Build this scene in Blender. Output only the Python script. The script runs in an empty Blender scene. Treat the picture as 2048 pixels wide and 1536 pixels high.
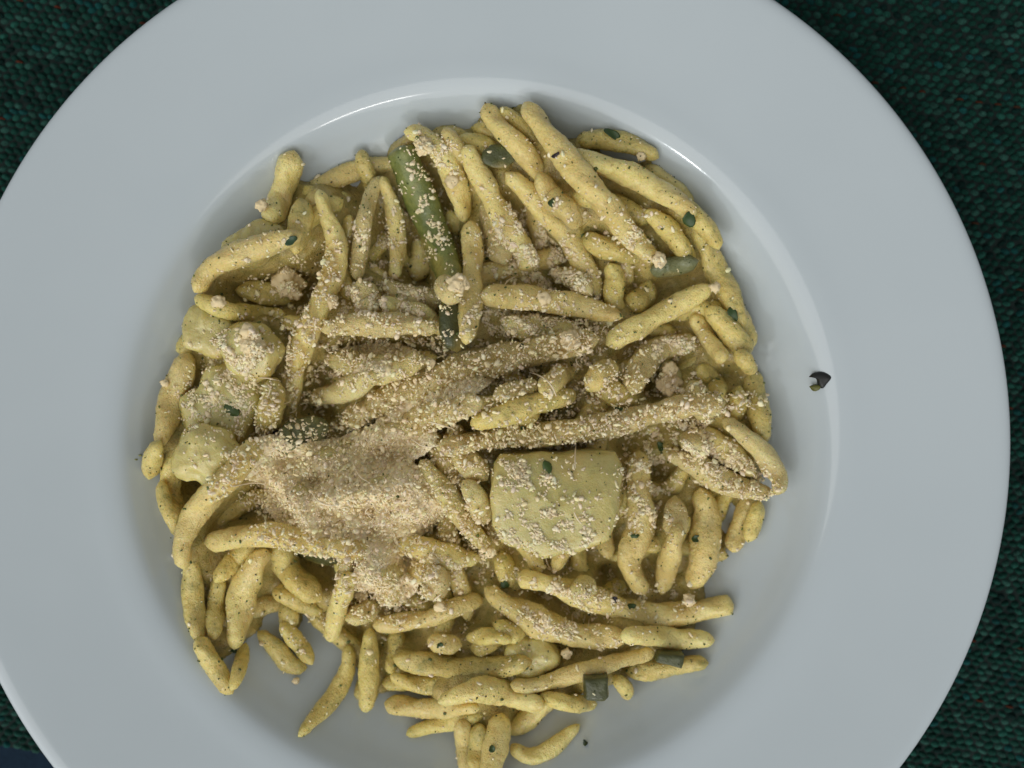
import bpy, math, random
import numpy as np
from mathutils import Vector, Matrix, noise
from mathutils.bvhtree import BVHTree

random.seed(11); rng = np.random.default_rng(11)
SC = bpy.context.scene
COL = SC.collection

# ------------------------------------------------------------------ camera
F = 1900.0                       # focal length in photo pixels (2048 wide)
CAMZ = 0.274
TX, TY = math.radians(-1.4), math.radians(0.4)
CR = Matrix.Rotation(TY, 3, 'Y') @ Matrix.Rotation(TX, 3, 'X')
def ray(u, v):
    return CR @ Vector(((u - 1024) / F, -(v - 768) / F, -1.0))
_d = ray(949, 898); _t = (CAMZ - 0.0325) / -_d.z
CAM = Vector((-_d.x * _t, -_d.y * _t, CAMZ))          # the plate's axis is the world origin
def at(u, v, z):
    d = ray(u, v); t = (CAM.z - z) / -d.z
    return Vector((CAM.x + d.x * t, CAM.y + d.y * t, z))
cd = bpy.data.cameras.new('camera'); cam = bpy.data.objects.new('camera', cd); COL.objects.link(cam)
cam.matrix_world = Matrix.Translation(CAM) @ CR.to_4x4()
cd.sensor_width = 36; cd.lens = 36 * F / 2048; cd.clip_start = 0.01; cd.clip_end = 50
cd.dof.use_dof = True; cd.dof.focus_distance = 0.245; cd.dof.aperture_fstop = 6.3
SC.camera = cam

# ------------------------------------------------------------------ light
w = bpy.data.worlds.new("World"); SC.world = w; w.use_nodes = True
bg = w.node_tree.nodes['Background']
bg.inputs[0].default_value = (0.93, 0.98, 1.0, 1); bg.inputs[1].default_value = 0.24
def window_light(name, az, el, dist, sx, sy, power, col):
    l = bpy.data.lights.new(name, 'AREA'); l.shape = 'RECTANGLE'; l.size = sx; l.size_y = sy
    l.energy = power; l.color = col
    o = bpy.data.objects.new(name, l); COL.objects.link(o)
    a, e = math.radians(az), math.radians(el)
    p = Vector((math.cos(a) * math.cos(e), math.sin(a) * math.cos(e), math.sin(e))) * dist
    o.location = p; o.rotation_euler = (-p).to_track_quat('-Z', 'Y').to_euler()
    return o
window_light('window_light', 242, 46, 2.0, 3.4, 2.2, 33.0, (1.0, 0.98, 0.94))
window_light('window_light', 235, 34, 1.6, 0.11, 0.11, 2.0, (0.95, 0.99, 1.0))
window_light('window_light', 283, 34, 1.8, 0.38, 0.09, 2.4, (1.0, 0.98, 0.95))
SC.view_settings.view_transform = 'Standard'; SC.view_settings.look = 'None'
SC.view_settings.exposure = 0.1; SC.view_settings.gamma = 1

# ------------------------------------------------------------------ materials
def mat(name):
    m = bpy.data.materials.new(name); m.use_nodes = True
    nt = m.node_tree; return m, nt, nt.nodes['Principled BSDF']
def N(nt, t, **k):
    n = nt.nodes.new(t)
    for a, b in k.items(): setattr(n, a, b)
    return n
def noise_node(nt, scale, detail=3, rough=0.55, src=None):
    n = N(nt, 'ShaderNodeTexNoise'); n.inputs['Scale'].default_value = scale
    n.inputs['Detail'].default_value = detail; n.inputs['Roughness'].default_value = rough
    if src is not None: nt.links.new(src, n.inputs['Vector'])
    return n
def ramp(nt, src, stops):
    r = N(nt, 'ShaderNodeValToRGB'); e = r.color_ramp.elements
    while len(e) < len(stops): e.new(0.5)
    for i, (p, c) in enumerate(stops):
        e[i].position = p; e[i].color = (*c, 1) if len(c) == 3 else c
    nt.links.new(src, r.inputs[0]); return r
def mix(nt, fac, a, b, mode='MIX'):
    m = N(nt, 'ShaderNodeMix', data_type='RGBA', blend_type=mode)
    for s, i in ((fac, 0), (a, 6), (b, 7)):
        if isinstance(s, (int, float)): m.inputs[i].default_value = s
        elif isinstance(s, tuple): m.inputs[i].default_value = (*s, 1)
        else: nt.links.new(s, m.inputs[i])
    return m.outputs[2]
def bump(nt, src, dist, strength, bsdf, prev=None):
    b = N(nt, 'ShaderNodeBump'); b.inputs['Distance'].default_value = dist; b.inputs['Strength'].default_value = strength
    nt.links.new(src, b.inputs['Height'])
    if prev is not None: nt.links.new(prev, b.inputs['Normal'])
    nt.links.new(b.outputs[0], bsdf.inputs['Normal']); return b.outputs[0]

def food_mat(name, c0, c1, green, specks, sss=0.5, rough=0.33, bumpd=0.0006, gloss=0.5):
    m, nt, b = mat(name)
    co = N(nt, 'ShaderNodeTexCoord').outputs['Object']
    oi = N(nt, 'ShaderNodeObjectInfo')
    n1 = noise_node(nt, 160, 4, 0.6, co)
    base = ramp(nt, n1.outputs[0], [(0.3, c0), (0.7, c1)]).outputs[0]
    # pesto smears
    n2 = noise_node(nt, 240, 4, 0.7, co)
    f2 = ramp(nt, n2.outputs[0], [(0.46, (0, 0, 0)), (0.70, (green * 0.95,) * 3)]).outputs[0]
    base = mix(nt, f2, base, (0.30, 0.31, 0.075))
    # warm yellow stains
    n4 = noise_node(nt, 90, 2, 0.5, co)
    f4 = ramp(nt, n4.outputs[0], [(0.55, (0, 0, 0)), (0.75, (0.5,) * 3)]).outputs[0]
    base = mix(nt, f4, base, (0.50, 0.32, 0.07))
    # tiny herb specks
    n3 = noise_node(nt, 900, 1, 0.5, co)
    f3 = ramp(nt, n3.outputs[0], [(0.66, (0, 0, 0)), (0.72, (specks * 0.7,) * 3)]).outputs[0]
    base = mix(nt, f3, base, (0.15, 0.17, 0.045))
    # each piece its own tone
    hv = N(nt, 'ShaderNodeHueSaturation')
    mr = N(nt, 'ShaderNodeMapRange'); mr.inputs[3].default_value = 0.90; mr.inputs[4].default_value = 1.16
    nt.links.new(oi.outputs['Random'], mr.inputs[0]); nt.links.new(mr.outputs[0], hv.inputs['Value'])
    nt.links.new(base, hv.inputs['Color']); nt.links.new(hv.outputs[0], b.inputs['Base Color'])
    b.inputs['Coat Weight'].default_value = 0.45; b.inputs['Coat Roughness'].default_value = 0.22
    b.inputs['Roughness'].default_value = rough
    b.inputs['Specular IOR Level'].default_value = gloss
    b.inputs['Subsurface Weight'].default_value = sss
    b.inputs['Subsurface Radius'].default_value = (1.0, 0.7, 0.3)
    b.inputs['Subsurface Scale'].default_value = 0.0035
    nb = noise_node(nt, 700, 5, 0.65, co)
    p = bump(nt, nb.outputs[0], bumpd * 1.6, 1.0, b)
    nb2 = noise_node(nt, 2600, 2, 0.6, co)
    bump(nt, nb2.outputs[0], bumpd * 0.5, 0.8, b, p)
    return m
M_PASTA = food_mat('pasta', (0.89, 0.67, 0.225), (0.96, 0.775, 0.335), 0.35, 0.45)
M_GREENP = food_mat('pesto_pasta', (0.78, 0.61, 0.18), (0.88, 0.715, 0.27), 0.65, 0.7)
M_CHEESYP = food_mat('cheesy_pasta', (0.90, 0.69, 0.27), (0.97, 0.79, 0.38), 0.2, 0.3, bumpd=0.0012, rough=0.65)
M_POTATO = food_mat('potato', (0.56, 0.475, 0.155), (0.70, 0.60, 0.25), 0.25, 0.15, sss=0.8, rough=0.22, bumpd=0.00022, gloss=0.8)
M_BEAN = food_mat('green_bean', (0.085, 0.110, 0.020), (0.17, 0.20, 0.05), 0.6, 0.4, sss=0.1, rough=0.4, bumpd=0.0003)
M_BEAND = food_mat('dark_bean', (0.045, 0.052, 0.012), (0.085, 0.090, 0.022), 0.1, 0.2, sss=0.05, rough=0.45, bumpd=0.0003)
M_BEANG = food_mat('greyed_bean', (0.16, 0.18, 0.075), (0.27, 0.28, 0.14), 0.2, 0.2, sss=0.1, rough=0.5, bumpd=0.0005)

M_SAUCE = food_mat('sauce', (0.50, 0.38, 0.09), (0.82, 0.64, 0.24), 0.6, 0.5, sss=0.4, rough=0.35, bumpd=0.0011, gloss=0.5)
m, nt, b = mat('grated_cheese'); M_CHEESE = m
at_ = N(nt, 'ShaderNodeVertexColor'); at_.layer_name = 'tone'
nt.links.new(at_.outputs[0], b.inputs['Base Color'])
b.inputs['Roughness'].default_value = 0.6; b.inputs['Subsurface Weight'].default_value = 0.12
b.inputs['Subsurface Radius'].default_value = (1, 0.75, 0.45); b.inputs['Subsurface Scale'].default_value = 0.0005
b.inputs['Specular IOR Level'].default_value = 0.3

m, nt, b = mat('herb'); M_HERB = m
at_ = N(nt, 'ShaderNodeVertexColor'); at_.layer_name = 'tone'
nt.links.new(at_.outputs[0], b.inputs['Base Color']); b.inputs['Roughness'].default_value = 0.45

m, nt, b = mat('white_glazed_china'); M_PLATE = m
co = N(nt, 'ShaderNodeTexCoord').outputs['Object']
n1 = noise_node(nt, 18, 3, 0.5, co)
c = ramp(nt, n1.outputs[0], [(0.35, (0.515, 0.575, 0.610)), (0.65, (0.535, 0.595, 0.630))]).outputs[0]
# thin film of oil and pesto smears round the food
n2 = noise_node(nt, 70, 5, 0.7, co)
f = ramp(nt, n2.outputs[0], [(0.50, (0, 0, 0)), (0.80, (0.34,) * 3)]).outputs[0]
sx = N(nt, 'ShaderNodeVectorMath', operation='LENGTH'); nt.links.new(co, sx.inputs[0])
rr = ramp(nt, sx.outputs['Value'], [(0.078, (1, 1, 1)), (0.094, (0, 0, 0))]).outputs[0]
f = mix(nt, 1.0, f, rr, 'MULTIPLY')
c = mix(nt, f, c, (0.42, 0.38, 0.22))
nt.links.new(c, b.inputs['Base Color'])
rn = noise_node(nt, 45, 4, 0.6, co)
r_ = ramp(nt, rn.outputs[0], [(0.3, (0.08,) * 3), (0.7, (0.13,) * 3)])
nt.links.new(r_.outputs[0], b.inputs['Roughness'])
b.inputs['Specular IOR Level'].default_value = 0.5
bump(nt, noise_node(nt, 30, 2, 0.5, co).outputs[0], 0.0003, 0.15, b)

m, nt, b = mat('woven_yarn'); M_YARN = m
at_ = N(nt, 'ShaderNodeVertexColor'); at_.layer_name = 'tone'
co = N(nt, 'ShaderNodeTexCoord').outputs['Object']
n1 = noise_node(nt, 1500, 3, 0.7, co)
g = ramp(nt, n1.outputs[0], [(0.3, (0.55,) * 3), (0.7, (1.35,) * 3)]).outputs[0]
nt.links.new(mix(nt, 1.0, at_.outputs[0], g, 'MULTIPLY'), b.inputs['Base Color'])
b.inputs['Roughness'].default_value = 0.85; b.inputs['Specular IOR Level'].default_value = 0.15
bump(nt, n1.outputs[0], 0.0004, 0.8, b)
m, nt, b = mat('mat_backing'); M_BACK = m
b.inputs['Base Color'].default_value = (0.004, 0.014, 0.012, 1); b.inputs['Roughness'].default_value = 0.95
m, nt, b = mat('navy_table'); M_TABLE = m
co = N(nt, 'ShaderNodeTexCoord').outputs['Object']
n1 = noise_node(nt, 500, 4, 0.7, co)
nt.links.new(ramp(nt, n1.outputs[0], [(0.3, (0.005, 0.014, 0.028)), (0.7, (0.009, 0.024, 0.044))]).outputs[0], b.inputs['Base Color'])
b.inputs['Roughness'].default_value = 0.8; b.inputs['Specular IOR Level'].default_value = 0.1

# ------------------------------------------------------------------ helpers
def link(name, verts, faces, m, parent=None, smooth=True, tone=None):
    me = bpy.data.meshes.new(name)
    if isinstance(verts, np.ndarray):
        faces = np.asarray(faces); k = faces.shape[1]
        me.vertices.add(len(verts)); me.vertices.foreach_set('co', verts.astype(np.float32).ravel())
        me.loops.add(faces.size); me.loops.foreach_set('vertex_index', faces.astype(np.int32).ravel())
        me.polygons.add(len(faces)); me.polygons.foreach_set('loop_start', np.arange(0, faces.size, k, dtype=np.int32))
        me.polygons.foreach_set('loop_total', np.full(len(faces), k, dtype=np.int32))
        me.update(calc_edges=True); me.validate()
    else:
        me.from_pydata(verts, [], faces)
    if smooth: me.polygons.foreach_set('use_smooth', [True] * len(me.polygons))
    if tone is not None:
        ca = me.color_attributes.new('tone', 'FLOAT_COLOR', 'POINT')
        ca.data.foreach_set('color', np.asarray(tone, np.float32).ravel())
    me.materials.append(m)
    o = bpy.data.objects.new(name, me); COL.objects.link(o)
    if parent: o.parent = parent
    return o
def tag(o, label=None, cat=None, group=None, kind=None):
    if label: o['label'] = label
    if cat: o['category'] = cat
    if group: o['group'] = group
    if kind: o['kind'] = kind
    return o
def catmull(P, n):
    P = [np.array(p, float) for p in P]
    if len(P) == 1: return np.array([P[0]] * n)
    P = [2 * P[0] - P[1]] + P + [2 * P[-1] - P[-2]]
    out = []
    for i in range(1, len(P) - 2):
        for t in np.linspace(0, 1, 24, endpoint=False):
            a, b_, c_, d_ = P[i - 1], P[i], P[i + 1], P[i + 2]
            out.append(0.5 * ((2 * b_) + (c_ - a) * t + (2 * a - 5 * b_ + 4 * c_ - d_) * t * t + (-a + 3 * b_ - 3 * c_ + d_) * t ** 3))
    out.append(P[-2]); out = np.array(out)
    s = np.r_[0, np.cumsum(np.linalg.norm(np.diff(out, axis=0), axis=1))]
    u = np.linspace(0, s[-1], n)
    return np.stack([np.interp(u, s, out[:, k]) for k in range(out.shape[1])], 1)
def gsmooth(a, sig):
    k = int(sig * 3) + 1; x = np.arange(-k, k + 1); g = np.exp(-x * x / (2 * sig * sig)); g /= g.sum()
    return np.convolve(np.pad(a, k, mode='edge'), g, mode='valid')

# ------------------------------------------------------------------ table and placemat
link('table', [(-1.2, -1.2, -0.004), (1.2, -1.2, -0.004), (1.2, 1.2, -0.004), (-1.2, 1.2, -0.004)], [(0, 1, 2, 3)], M_TABLE, smooth=False)['kind'] = 'structure'

A = math.radians(-9.5)
ex = Vector((math.cos(A), math.sin(A), 0)); ey = Vector((-math.sin(A), math.cos(A), 0))
P0 = at(30, 1501, 0.0) - ex * 0.05
MW, MH = 0.44, 0.315
mat_root = bpy.data.objects.new('placemat', None); COL.objects.link(mat_root); mat_root.location = (0, 0, 0)
tag(mat_root, 'dark green woven placemat with brown flecks under the white bowl plate', 'placemat')
def slab(o0, sx, sy, z0, z1):
    c = [o0, o0 + ex * sx, o0 + ex * sx + ey * sy, o0 + ey * sy]
    v = [(p.x, p.y, z) for z in (z0, z1) for p in c]
    return v, [(0, 3, 2, 1), (4, 5, 6, 7)] + [(i, (i + 1) % 4, (i + 1) % 4 + 4, i + 4) for i in range(4)]
v, f = slab(P0, MW, MH, -0.0039, -0.0014); link('backing', v, f, M_BACK, mat_root, smooth=False)
# dome template: apex + rings
RN = 8
tv = [(0, 0, 1)]
for rr_, zz in ((0.62, 0.72), (1.0, -0.2)):
    for k in range(RN):
        a = 2 * math.pi * k / RN; tv.append((rr_ * math.cos(a), rr_ * math.sin(a), zz))
tv = np.array(tv)
tf = [(0, 1 + k, 1 + (k + 1) % RN) for k in range(RN)]
for k in range(RN):
    a, b_ = 1 + k, 1 + (k + 1) % RN
    tf += [(a, a + RN, b_ + RN), (a, b_ + RN, b_)]
tf = np.array(tf)
CW, CH = 0.0028, 0.0019
V, FC, T = [], [], []; cnt = 0
def yarn_tone():
    x = rng.random()
    if x < 0.50: c = (0.005, 0.040, 0.029)
    elif x < 0.72: c = (0.011, 0.066, 0.049)
    elif x < 0.88: c = (0.021, 0.074, 0.058)
    elif x < 0.94: c = (0.006, 0.062, 0.058)
    else: c = (0.002, 0.018, 0.015)
    return np.array(c) * rng.uniform(0.75, 1.25)
nrow = int(MH / CH); ncol = int(MW / CW)
for j in range(nrow):
    red = (j % 9 == 4)
    for i in range(ncol):
        sx_ = (i + 0.5 + (0.5 if j % 2 else 0)) * CW + rng.normal(0, 0.00016) + 0.0006 * math.sin(j * 0.31 + i * 0.09)
        sy_ = (j + 0.5) * CH + rng.normal(0, 0.00016) + 0.0004 * math.sin(i * 0.23)
        if sx_ > MW: continue
        p = P0 + ex * sx_ + ey * sy_
        if p.x ** 2 + p.y ** 2 < 0.108 ** 2: continue
        th = A + rng.normal(0, 0.16) + (0.45 if j % 2 else -0.2)
        ca, sa = math.cos(th), math.sin(th)
        q = tv * np.array([CW * 0.52 * rng.uniform(.85, 1.12), CH * 0.50 * rng.uniform(.85, 1.15), 0.00095 * rng.uniform(.75, 1.25)])
        q = np.stack([q[:, 0] * ca - q[:, 1] * sa + p.x, q[:, 0] * sa + q[:, 1] * ca + p.y, q[:, 2] - 0.0013], 1)
        V.append(q); FC.append(tf + cnt); cnt += len(q); c = yarn_tone(); T.append(np.tile([*c, 1], (len(q), 1)))
        if red and rng.random() < 0.12:
            q = tv * np.array([CW * 0.42, CH * 0.22, 0.0007]); p2 = p + ey * CH * 0.5
            ca, sa = math.cos(A), math.sin(A)
            q = np.stack([q[:, 0] * ca - q[:, 1] * sa + p2.x, q[:, 0] * sa + q[:, 1] * ca + p2.y, q[:, 2] - 0.0009], 1)
            V.append(q); FC.append(tf + cnt); cnt += len(q)
            T.append(np.tile([0.07 * rng.uniform(.5, 1.3), 0.020, 0.010, 1], (len(q), 1)))
o = link('weave', np.concatenate(V), np.concatenate(FC), M_YARN, mat_root, tone=np.concatenate(T)); o['kind'] = 'stuff'

# ------------------------------------------------------------------ plate
PROF = [(0, 4), (30, 4), (52, 4.4), (64, 6.0), (73, 9.0), (80, 13.0), (86, 17.8), (90, 22.0), (92.6, 24.7), (94.8, 26.0), (98, 26.9), (103, 27.8), (109, 29.1), (120, 31.7), (129, 33.9),
        (132.8, 34.7), (134.7, 34.5), (135.4, 33.6), (134.6, 32.5), (129, 31.0), (112, 26.0), (100, 22.2), (90, 14), (80, 6.5), (72, 3.0),
        (67, 2.4), (66, 0.6), (63, 0.2), (60, 0.6), (58, 2.2), (30, 2.2), (0, 2.2)]
prof = catmull([(a / 1000, b_ / 1000) for a, b_ in PROF], 520)
prof[:, 0] = np.maximum(prof[:, 0], 0)
S = 288; pv = []; pf = []
for r0, z0 in prof:
    for k in range(S):
        a = 2 * math.pi * k / S; pv.append((r0 * math.cos(a), r0 * math.sin(a), z0))
for i in range(len(prof) - 1):
    for k in range(S):
        a, b_ = i * S + k, i * S + (k + 1) % S
        pf.append((a, b_, b_ + S, a + S))
plate = link('bowl_plate', pv, pf, M_PLATE)
tag(plate, 'white glazed pasta plate with wide flat rim and deep round well', 'plate')
inner = prof[:np.argmax(prof[:, 0])]
ir, iz = inner[:, 0], inner[:, 1]

# ------------------------------------------------------------------ height field used to stack the food
GS = 0.0007; GN = 300; G0 = -GS * GN / 2
gx, gy = np.meshgrid(G0 + GS * (np.arange(GN) + .5), G0 + GS * (np.arange(GN) + .5), indexing='ij')
H = np.interp(np.hypot(gx, gy), ir, iz)
def gi(x): return int((x - G0) / GS)
def hmax(x, y, r, q=None):
    k = max(1, int(r / GS)); i, j = gi(x), gi(y)
    w_ = H[max(0, i - k):i + k + 1, max(0, j - k):j + k + 1]
    if w_.size == 0: return 0.03
    return w_.max() if q is None else np.percentile(w_, q)
def stamp(x, y, z, r):
    k = int(r / GS) + 1; i, j = gi(x), gi(y)
    a, b_, c_, d_ = max(0, i - k), i + k + 1, max(0, j - k), j + k + 1
    d2 = (gx[a:b_, c_:d_] - x) ** 2 + (gy[a:b_, c_:d_] - y) ** 2
    h = np.where(d2 < r * r, z + np.sqrt(np.maximum(r * r - d2, 0)), -1)
    H[a:b_, c_:d_] = np.maximum(H[a:b_, c_:d_], h)

FOOD = []     # (verts, faces) world space for the later scatter
def settle(pts, width, sink=0.52, lift=0.0):
    n = 40; px = catmull(pts, n)
    z = np.full(n, 0.025); r = 0.003
    for it in range(4):
        P = np.array([at(px[k, 0], px[k, 1], z[k]) for k in range(n)])
        r = width / 2 / F * (CAMZ - z.mean())
        s = np.array([hmax(P[k, 0], P[k, 1], r * 0.5, 85) for k in range(n)])
        z0 = s + sink * r
        zz = gsmooth(z0, 5.5)
        zz = zz + 0.40 * max(0, np.percentile(z0 - zz, 80))
        zz = np.maximum(zz, s + 0.10 * r)
        z = gsmooth(zz, 3.0) + lift
    P = np.array([at(px[k, 0], px[k, 1], z[k]) for k in range(n)])
    return P, r
def tube(P, r, seed, ends=(0.7, 0.7), flat=0.13, lump=0.06, twist=1.0, ring=22, cut=False):
    L = np.linalg.norm(np.diff(P, axis=0), axis=1).sum()
    nm = max(14, int(L / 0.00085))
    cap = [0.0, 0.04, 0.14, 0.32, 0.6, 0.95]; jag = random.uniform(-.35, .35)
    u = [c_ * r * (0.5 if cut else 1.0) / L for c_ in cap]
    mid = list(np.linspace(u[-1], 1 - u[-1], nm)[1:-1])
    us = u + mid + [1 - x for x in reversed(u)]
    cum = np.r_[0, np.cumsum(np.linalg.norm(np.diff(P, axis=0), axis=1))] / L
    C_ = np.stack([np.interp(us, cum, P[:, k]) for k in range(3)], 1)
    for k in range(3): C_[:, k] = np.r_[C_[0, k], gsmooth(C_[:, k], 1.5)[1:-1], C_[-1, k]]
    ph = random.uniform(0, 6.28); tw = twist * random.choice((-1, 1)) * 2 * math.pi * L / 0.045
    V_ = []; nu = len(us)
    for i, t in enumerate(us):
        a = C_[max(0, i - 1)]; b_ = C_[min(nu - 1, i + 1)]; T_ = Vector(b_ - a).normalized()
        sd = T_.cross(Vector((0, 0, 1))).normalized(); up = sd.cross(T_)
        d = min(t, 1 - t) * L / r; kk = (0.5 if cut else 1.0) * 0.95
        capf = math.sqrt(max(0.0, 1 - (1 - min(1, d / kk)) ** 2)) if d < kk else 1.0
        capf = max(capf, 0.02)
        e = ends[0] if t < .5 else ends[1]
        e = e * 0.84; tp = e + (1 - e) * min(1, (min(t, 1 - t) / 0.36)) ** 0.8
        rad = r * capf * tp * (1 + lump * 1.6 * noise.noise(Vector((seed * 7.3, t * L * 95, 0))) + 0.08 * noise.noise(Vector((seed * 3.1, t * L * 260, 5))))
        c = Vector(C_[i])
        for k in range(ring):
            th = 2 * math.pi * k / ring
            q = ph + tw * t
            m_ = 1 + flat * math.cos(2 * (th - q)) + 0.05 * math.cos(3 * (th - q * 1.3)) - (0 if flat > 0.2 else 0.18) * math.exp(-((((th - q * 1.0) % 6.283) - 3.14) / 0.45) ** 2)
            g = sd * math.cos(th) + up * math.sin(th)
            p = c + g * rad * m_
            nz = noise.noise(p * 420 + Vector((seed, 0, 0))) * 0.05 + noise.noise(p * 1100) * 0.08
            V_.append(p + g * (r * nz * min(1, capf * 1.2)))
    f = []
    for i in range(nu - 1):
        for k in range(ring):
            a, b_ = i * ring + k, i * ring + (k + 1) % ring
            f.append((a, a + ring, b_ + ring, b_))
    f.append(tuple(range(ring))); f.append(tuple((nu - 1) * ring + k for k in range(ring - 1, -1, -1)))
    return V_, f
seedc = [0]
def strand(layer, width, pts, label, m, ends=(0.7, 0.7), name='pasta_strand', cat='pasta', group='pasta strands heaped in the plate', sink=0.52, lift=0.0, **k):
    seedc[0] += 1
    P, r = settle(pts, width * 0.97, sink, lift)
    for q in P: stamp(q[0], q[1], q[2], r)
    V_, f = tube(P, r, seedc[0], ends, **k)
    org = Vector(P.mean(axis=0)); 
    o = link(name, [tuple(v_ - org) for v_ in V_], f, m); o.location = org
    FOOD.append(([tuple(v_) for v_ in V_], f))
    tag(o, label, cat, group); return o

def chunk(poly, hgt, label, m, name='potato_piece', cat='potato', group=None, tilt=(0, 0), ridge=None, sub=44, rough=0.20, sink=0.45, edge=2.8, q=75, soft=None):
    """faceted boiled piece: outline from the photograph, real thickness, resting on what lies beneath"""
    seedc[0] += 1; sd = seedc[0]; soft = (edge < 4) if soft is None else soft
    c = np.mean(poly, axis=0); z = 0.02
    for it in range(3):
        W = np.array([at(p[0], p[1], z)[:2] for p in poly]); cx, cy = W.mean(axis=0)
        rad = np.hypot(*(W - (cx, cy)).T).mean()
        z = hmax(cx, cy, rad * 0.7, q) + hgt * sink
    ang = np.arctan2(W[:, 1] - cy, W[:, 0] - cx); rr_ = np.hypot(W[:, 0] - cx, W[:, 1] - cy)
    o_ = np.argsort(ang); ang, rr_ = ang[o_], rr_[o_]
    if soft:
        ta = np.linspace(-math.pi, math.pi, 33)[:-1]
        rs = np.interp(ta, np.r_[ang - 2 * np.pi, ang, ang + 2 * np.pi], np.r_[rr_, rr_, rr_])
        rs = gsmooth(np.r_[rs, rs, rs], 1.0)[32:64] * 1.03; ang, rr_ = ta, rs
    an = np.r_[ang - 2 * np.pi, ang, ang + 2 * np.pi]; rn_ = np.r_[rr_, rr_, rr_]
    # straight polygon edges: interpolate in cartesian
    xs = rn_ * np.cos(an); ys = rn_ * np.sin(an)
    V_ = []; nl = 22
    for i in range(nl + 1):
        ph = math.pi * i / nl - math.pi / 2
        e2 = 2.0 / edge
        cr = abs(math.cos(ph)) ** e2; cz = math.copysign(abs(math.sin(ph)) ** e2, math.sin(ph))
        for k in range(sub):
            th = -math.pi + 2 * math.pi * k / sub
            j = np.searchsorted(an, th) - 1
            # ray / edge intersection
            x1, y1, x2, y2 = xs[j], ys[j], xs[j + 1], ys[j + 1]
            dx, dy = math.cos(th), math.sin(th)
            den = dx * (y2 - y1) - dy * (x2 - x1)
            R_ = (x1 * (y2 - y1) - y1 * (x2 - x1)) / den if abs(den) > 1e-12 else rn_[j]
            x, y, zz = cr * R_ * dx, cr * R_ * dy, cz * hgt / 2
            if ridge is not None and zz > 0:
                (nx, ny, off, slope) = ridge
                s_ = nx * x + ny * y - off
                if s_ > 0: zz -= s_ * slope
            zz += tilt[0] * x + tilt[1] * y
            p = Vector((x, y, zz))
            nz = noise.noise(p * 170 + Vector((sd * 3, 0, 0))) * rough * 1.3 + noise.noise(p * 600 + Vector((0, sd, 0))) * rough * 0.35
            g = p.normalized() if p.length > 0 else Vector((0, 0, 1))
            V_.append(p + g * nz * rad)
    f = []
    for i in range(nl):
        for k in range(sub):
            a, b_ = i * sub + k, i * sub + (k + 1) % sub
            f.append((a, b_, b_ + sub, a + sub))
    org = Vector((cx, cy, z))
    o = link(name, [tuple(v_) for v_ in V_], f, m); o.location = org
    FOOD.append(([tuple(v_ + org) for v_ in V_], f))
    for v_ in V_[len(V_) // 2:]:
        i, j = gi(v_.x + cx), gi(v_.y + cy)
        if 1 < i < GN - 1 and 1 < j < GN - 1: H[i - 1:i + 2, j - 1:j + 2] = np.maximum(H[i - 1:i + 2, j - 1:j + 2], v_.z + z)
    tag(o, label, cat, group); return o

# ------------------------------------------------------------------ bottom of the heap
OUT = [(540, 325), (625, 370), (700, 305), (800, 270), (955, 222), (1060, 205), (1200, 268), (1312, 312), (1435, 455), (1500, 640), (1532, 850), (1512, 1010), (1455, 1150),
       (1390, 1300), (1240, 1385), (1100, 1412), (1000, 1490), (910, 1450), (850, 1400), (740, 1410), (690, 1350), (640, 1310), (560, 1275), (500, 1270), (450, 1350), (395, 1280), (350, 1120),
       (315, 960), (335, 790), (395, 610), (440, 500), (520, 430)]
def inside(x, y, P=OUT):
    c = False; n = len(P)
    for i in range(n):
        (x1, y1), (x2, y2) = P[i], P[(i + 1) % n]
        if (y1 > y) != (y2 > y) and x < (x2 - x1) * (y - y1) / (y2 - y1) + x1: c = not c
    return c
BURIED = 'pesto coated pasta strand deep in the heap, mostly covered by the strands on top'
H0 = H.copy(); made = 0; tries = 0
OW = [tuple(at(px_, py_, 0.015)[:2]) for px_, py_ in OUT]
IN = np.array([[inside(G0 + GS * (i + .5), G0 + GS * (j + .5), OW) for j in range(GN)] for i in range(GN)])
while made < 200 and tries < 6000:
    tries += 1
    bi, bj = np.nonzero(IN & (H - H0 < 0.0012))
    if len(bi) < 60: break
    q = random.randrange(len(bi)); wx, wy = gx[bi[q], bj[q]], gy[bi[q], bj[q]]
    d_ = CR.transposed() @ (Vector((wx, wy, 0.012)) - CAM); x, y = 1024 + F * d_.x / -d_.z, 768 - F * d_.y / -d_.z
    a = random.uniform(0, math.pi); L = random.uniform(45, 150) * (1 if tries % 3 else .5); bd = random.uniform(-30, 30)
    dx, dy = math.cos(a), math.sin(a)
    pts = [(x - dx * L, y - dy * L), (x - dy * bd, y + dx * bd), (x + dx * L, y + dy * L)]
    if not all(inside(px_, py_) for px_, py_ in pts): continue
    strand(0, random.uniform(40, 50), pts, BURIED, random.choice((M_GREENP, M_GREENP, M_PASTA)), group='pasta strands buried in the heap', sink=0.25, ring=12)
    made += 1
for _ in range(30):
    a = random.uniform(0, math.pi); x, y = random.uniform(640, 1250), random.uniform(520, 1050); dx, dy = math.cos(a) * 110, math.sin(a) * 110
    strand(0, random.uniform(42, 50), [(x - dx, y - dy), (x + random.uniform(-20, 20), y), (x + dx, y + dy)], BURIED, M_PASTA, group='pasta strands buried in the heap', sink=0.25, ring=12)
NB = len(FOOD); BURIED_OBJ = [o for o in COL.objects if o.get('label') == BURIED]; print('buried', made, NB, len(BURIED_OBJ))
assert len(BURIED_OBJ) == NB

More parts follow.
